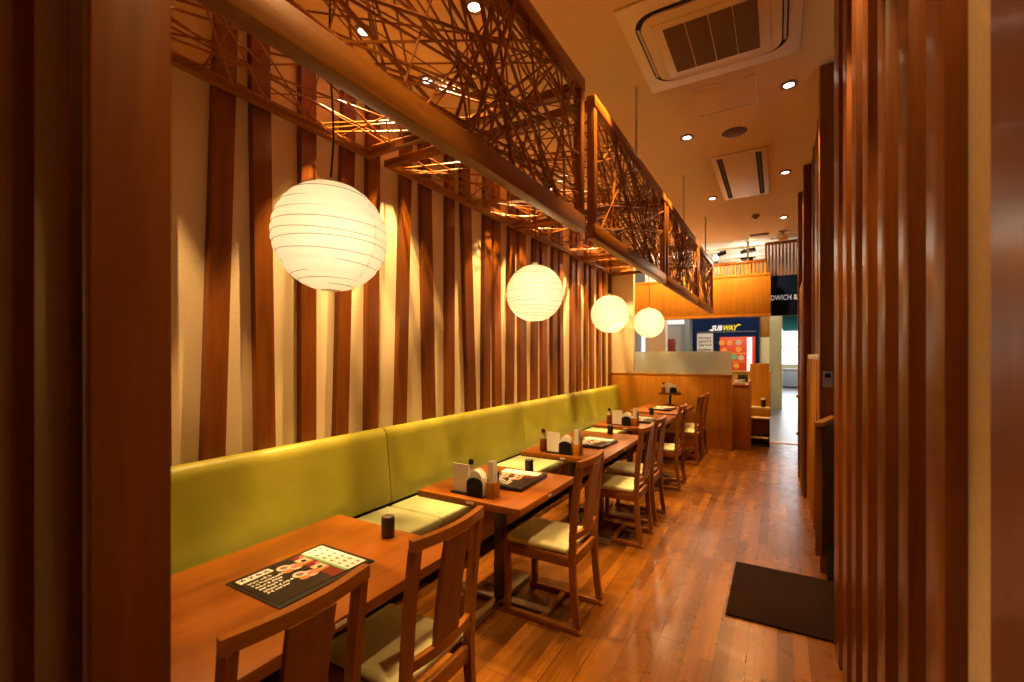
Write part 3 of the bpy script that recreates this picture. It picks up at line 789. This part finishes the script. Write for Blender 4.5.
# waiting shelf unit
ws = thing('shelf_unit', 'honey wood shelf unit with a tall back panel beside the walkway', 'shelf', (-.27,8.62,0))
MB().box(-.145,.145,.11,.135,0,1.36,.003).build('back_panel', W_ORANGE, ws)
MB().box(-.17,-.146,-.14,.135,0,.64,.003).build('side_panel', W_ORANGE, ws)
MB().box(.146,.155,-.10,.135,0,.45,.002).build('side_panel', W_DARK, ws)
MB().box(-.145,.155,-.02,.109,.61,.635,.003).build('shelf_board', M_CREAMCOL, ws)
MB().box(-.145,.155,-.02,.0,.475,.609,.002).build('front_board', W_ORANGE, ws)
MB().box(-.145,.155,-.14,.109,.45,.474,.003).build('shelf_board', M_CREAMCOL, ws)
MB().box(-.145,.145,-.13,.109,.13,.15,.003).build('shelf_board', M_CREAMCOL, ws)
MB().box(-.145,.145,-.12,.109,0,.04,.003).build('base_board', M_GAP, ws)
jr = thing('spice_jar', 'dark jar with white lid on the shelf unit', 'jar', (-.21,8.66,.6355))
MB().lathe([(.0005,0),(.036,0),(.038,.01),(.038,.10),(.03,.12)],20).build('jar_body', plain('dark_red_glass', (.06,.012,.008), .15), jr)
MB().lathe([(.034,.12),(.034,.145),(.0005,.147)],20).build('jar_lid', M_WHITE, jr)
# behind the frosted glass
rg = thing('cash_register', 'dark machine blurred behind the frosted glass of the partition', 'machine', (-2.0,8.55,0))
MB().box(-.22,.22,-.2,.2,0,1.15,.005).build('stand', W_ORANGE, rg)
MB().box(-.16,.16,-.14,.14,1.15,1.27,.01).build('body', M_BLACK, rg)
MB().box(-.07,.07,-.06,.0,1.27,1.47,.01).build('display', M_BLACK, rg)

# ------------------------------------------------------------------ the mall
fc = thing('shop_front', 'navy shop front with a white and yellow lettered logo', 'shop front', (0,14,0))
MB().box(-2.13,-.435,-.06,.06,0,2.9,.005).build('facade', M_NAVY, fc)
MB().box(-1.98,-.50,-.085,-.06,2.135,2.155).build('picture_rail', M_STEELBLUE, fc)
LGX, LGZ = -1.62, 2.19
t1 = text_mesh('SUB', .19, M_SIGNW, 'logo_lettering', fc, (LGX,-.075,LGZ), shear=.28, offset=.008, sx=.80)
wS = max(v.co.x for v in t1.data.vertices)
t2 = text_mesh('WAY', .19, M_SIGNY, 'logo_lettering', fc, (LGX+wS+.005,-.075,LGZ), shear=.28, offset=.008, sx=.80)
wW = max(v.co.x for v in t2.data.vertices)
# arrow heads on the first and last letter
m = MB()._add([(LGX-.075,-.074,LGZ+.012),(LGX+.02,-.074,LGZ-.02),(LGX+.03,-.074,LGZ+.045)],[(0,1,2)]); 
mm = MB(); mm.extrude([(LGX-.075,LGZ+.010),(LGX+.02,LGZ-.02),(LGX+.035,LGZ+.045)],-.079,-.071); mm.build('logo_arrow', M_SIGNW, fc)
xe = LGX+wS+wW
mm = MB(); mm.extrude([(xe-.03,LGZ+.105),(xe+.075,LGZ+.135),(xe-.01,LGZ+.17)],-.079,-.071); mm.build('logo_arrow', M_SIGNY, fc)
ps = thing('poster', 'white poster with dark lines of writing on the navy shop front', 'poster', (-1.79,13.93,1.45))
MB().box(-.21,.21,-.012,0,0,.66).build('sheet', M_WHITE, ps)
m = MB(); rnd = random.Random(5)
def scrib_v(m, x0, x1, z, n, h, y):
    w = (x1-x0)/n
    for i in range(n):
        cx = x0+(i+.5)*w
        for k in range(4):
            a = rnd.uniform(0,math.pi); l = h*rnd.uniform(.3,.5)
            p = Vector((cx+rnd.uniform(-.2,.2)*w, y, z+rnd.uniform(-.2,.2)*h)); dv = Vector((math.cos(a)*min(l,w*.45),0,math.sin(a)*l))
            m.tube([p-dv,p+dv],.007,4)
for z, n in ((.53,6),(.43,5),(.33,6),(.2,6)): scrib_v(m,-.17,.17,z,n,.075,-.014)
m.build('writing', M_PURPLE, ps)
rb = thing('menu_board', 'red lit menu board with orange food pictures on the navy shop front', 'menu board', (-.99,13.93,1.0))
MB().box(-.41,.46,-.03,0,0,1.0,.004).build('board', M_RED, rb)
for x, z, mt in ((-.36,.84,M_ORG),(-.16,.84,M_ORG),(.06,.84,M_FOOD2),(.06,.66,M_ORG),(-.30,.62,M_ORG),(-.05,.45,M_GREEN),(.12,.42,M_FOOD2),(-.22,.42,M_FOOD1),(-.3,.2,M_ORG),(.0,.2,M_ORG)):
    MB().lathe([(.0005,-.002),(.07,-.002),(.075,.004),(.0005,.006)],14).build('food_picture', mt, rb).matrix_local = Matrix.Translation((x,-.034,z)) @ Matrix.Rotation(R(90),4,'X')
MB().box(-.44,.25,-.034,-.03,.53,.56).box(-.44,.25,-.034,-.03,.30,.32).build('price_strip', M_ORG, rb)
MB().box(.27,.38,-.04,-.03,.02,.97).build('light_strip', M_LITSTRIP, rb)
sc_ = thing('service_counter', 'orange serving counter in front of the navy shop front', 'counter', (-1.15,13.2,0))
MB().box(-.85,1.0,-.3,.3,0,1.05,.005).build('counter_body', W_ORANGE, sc_)
MB().box(-.87,1.03,-.33,.33,1.05,1.09,.004).build('counter_top', W_ORANGE_X, sc_)
# doorway panel right of the shop front
dp = thing('cupboard', 'tall cream cupboard with orange top panel right of the navy shop front', 'cupboard', (-.215,14.15,0))
MB().box(-.205,.02,-.1,.2,0,1.98,.005).build('cupboard_door', M_CREAMCOL, dp)
MB().box(-.205,.02,-.1,.2,1.99,2.55,.005).build('top_panel', W_ORANGE, dp)
MB().box(-.215,-.2,-.11,-.09,0,2.55).build('edge_strip', M_GAP, dp)
cc = struct(MB().lathe([(.17,0),(.17,CZ+.03)],24,(-.075,14.75,0)).build('column_cream', M_CREAMCOL))
oc = thing('display_counter', 'small orange wood counter beside the far walkway', 'counter', (-.05,18.3,0))
MB().box(-.30,.17,-.25,.25,0,.80,.005).build('counter_body', W_ORANGE, oc)
MB().box(-.32,.19,-.27,.27,.80,.84,.004).build('counter_top', W_ORANGE_X, oc)
bt = thing('dispenser_bottle', 'tall clear bottle on the small orange counter by the far walkway', 'bottle', (-.10,18.3,.841))
MB().lathe([(.0005,0),(.10,0),(.11,.05),(.11,.30),(.05,.42),(.03,.5)],20).build('bottle_body', plain('pale_bottle', (.55,.62,.66), .2), bt)
MB().lathe([(.035,.5),(.035,.58),(.0005,.59)],16).build('bottle_cap', M_STEELBLUE, bt)
aw = thing('window_awning', 'dark teal awning above the bright far window', 'awning', (1.2,25.2,2.62))
MB().extrude([(-.5,0),(.5,.0),(.5,.75),(.35,.75)],-1.0,1.6,axis='x').build('awning_cloth', M_TEAL, aw)
lk = thing('locker_row', 'low grey lockers under the bright far window', 'lockers', (1.4,24.6,0))
for k in range(4):
    MB().box(-1.2+k*.6+.01,-.6+k*.6-.01,-.25,.25,.06,.80,.01).build('locker_door', plain('locker_grey', (.30,.31,.33), .5), lk)
MB().box(-1.22,1.22,-.27,.27,.80,.86,.005).build('locker_top', M_GREYBOX, lk)
MB().box(-1.2,1.2,-.22,.22,0,.06).build('plinth', M_GAP, lk)
# left part of the mall behind the partition
gw = struct(MB().box(-3.9,-2.16,13.2,13.3,0,2.45).build('wall_mall_shop', M_GREY))
struct(MB().box(-2.19,-2.06,13.0,13.2,0,3.5,.003).build('column_blue', M_STEELBLUE))
tag(MB().box(-2.66,-2.22,13.15,13.19,2.35,2.65,.004).build('light_box_sign', emis('pale_light_box',(1,.95,.85),.8)), 'white light box sign above the grey wall behind the partition', 'light box')
tag(MB().box(-2.66,-2.46,13.15,13.19,1.45,1.95,.004).build('wall_poster', M_MENUR), 'small dark red poster on the grey wall beyond the partition', 'poster')
struct(MB().box(-2.40,-1.99,9.62,9.85,0,CZ+.03,.004).build('column_white', plain('white_column_paint',(.86,.82,.74),.6)))
tag(MB().box(-3.36,-3.05,13.1,13.18,1.4,2.1,.004).build('display_sign', M_DAY), 'bright white display sign below the farthest paper lantern', 'sign')
text_mesh('DWICH &', .125, M_SIGNW, 'sign_lettering', sg, (-.115,-.036,.272), extrude=.004, sx=.74)
text_mesh('SAN', .125, M_SIGNW, 'sign_lettering', sg, (-.122,-.036,.272), extrude=.004, sx=.74, align='RIGHT')
# ceiling tracks with spot heads beyond the bulkhead
def track(label, x0, x1, y, heads, z=CZ+.04):
    t = thing('track_light', label, 'track light', ((x0+x1)/2,y,z))
    hw = (x1-x0)/2
    MB().box(-hw,hw,-.018,.018,-.035,0,.002).build('track', M_WPLAST, t)
    for hx, lit in heads:
        MB().tube([(hx,0,-.035),(hx,0,-.09)],.01,8).build('stem', M_BLACK, t)
        MB().lathe([(.03,0),(.035,.01),(.04,.15),(.03,.16)],16).build('spot_head', M_BLACK, t).matrix_local = Matrix.Translation((hx-.06,0,-.11)) @ Matrix.Rotation(R(75),4,'Y')
        if lit: MB().lathe([(.0005,-.05),(.03,-.04),(.045,0),(.03,.04),(.0005,.05)],16,(hx-.09,-.02,-.16)).build('bulb', M_LAMP, t)
    return t
track('track light nearest the bulkhead with a lit bulb', -1.6, .4, 9.6, ((-.35,True),(.05,False),(.15,False)))
track('track light farther over the mall with black heads', -2.4, .4, 10.6, ((-.7,False),(-.2,False),(.35,False)))
tp = thing('ceiling_post', 'thin white post with black spot heads above the bulkhead', 'post', (-.47,9.3,2.45))
MB().box(-.018,.018,-.018,.018,0,CZ+.04-2.45).build('pole', M_WPLAST, tp)
MB().box(-.12,.12,-.015,.015,.80,.825).build('crossbar', M_BLACK, tp)
for z in (.72,.62): MB().lathe([(.025,0),(.032,.03),(.036,.09),(.02,.095)],14,(.05,0,z)).build('spot_head', M_BLACK, tp)

# -------------------------------------------------------------------- lights
for x, y in ((-1.9,8.35),(-1.2,8.35),(-.5,8.3)): spot('downlight_and_fill_spot', (x,y,CZ-.02), 80, 150, .5)  # unseen spots added to brighten the bulkhead and its slat fence
for x, y in ((-.44,9.58),(-1.7,9.6),(-.6,10.6),(-1.5,12),(-2.1,9.15)): point('track_and_fill_light', (x,y,3.25), 10, (1,.88,.66), .05)  # points mostly without bulbs, added to whiten mall ceiling and light the column
area('mall_light', (-1.5,11.3,CZ), (0,0,0), 4, 2.4, 80, (1,.86,.62))
area('mall_light', (-1.2,16,CZ), (0,0,0), 5, 5, 120, (1,.93,.8))
area('mall_light', (1,21,CZ), (0,0,0), 4, 5, 160, (.95,.97,1))
area('window_daylight', (1.5,25.8,1.9), (90,0,180), 2.8, 1.7, 70, (.85,.93,1))

# -------------------------------------------------------------------- camera
cam = bpy.data.cameras.new('camera'); co = bpy.data.objects.new('camera', cam); col.objects.link(co)
cam.sensor_width = 36; cam.lens = 16.0; cam.shift_y = 14/1024
co.location = (0,0,1.5); co.rotation_euler = (R(90),0,R(30.3)); cam.clip_start = .02
cam.dof.use_dof = True; cam.dof.focus_distance = 2.3; cam.dof.aperture_fstop = 2.8
sc.camera = co
w = bpy.data.worlds.new('world'); sc.world = w; w.use_nodes = True
w.node_tree.nodes['Background'].inputs[0].default_value = (.75,.85,1,1); w.node_tree.nodes['Background'].inputs[1].default_value = .3
vs = sc.view_settings; vs.view_transform = 'Standard'; vs.look = 'None'; vs.gamma = 1; vs.exposure = .4; vs.use_curve_mapping = False
cy = sc.cycles; cy.max_bounces = 10; cy.diffuse_bounces = 5; cy.glossy_bounces = 4; cy.transmission_bounces = 6; cy.transparent_max_bounces = 8
cy.sample_clamp_indirect = 6; cy.use_denoising = True; cy.caustics_reflective = False; cy.caustics_refractive = False
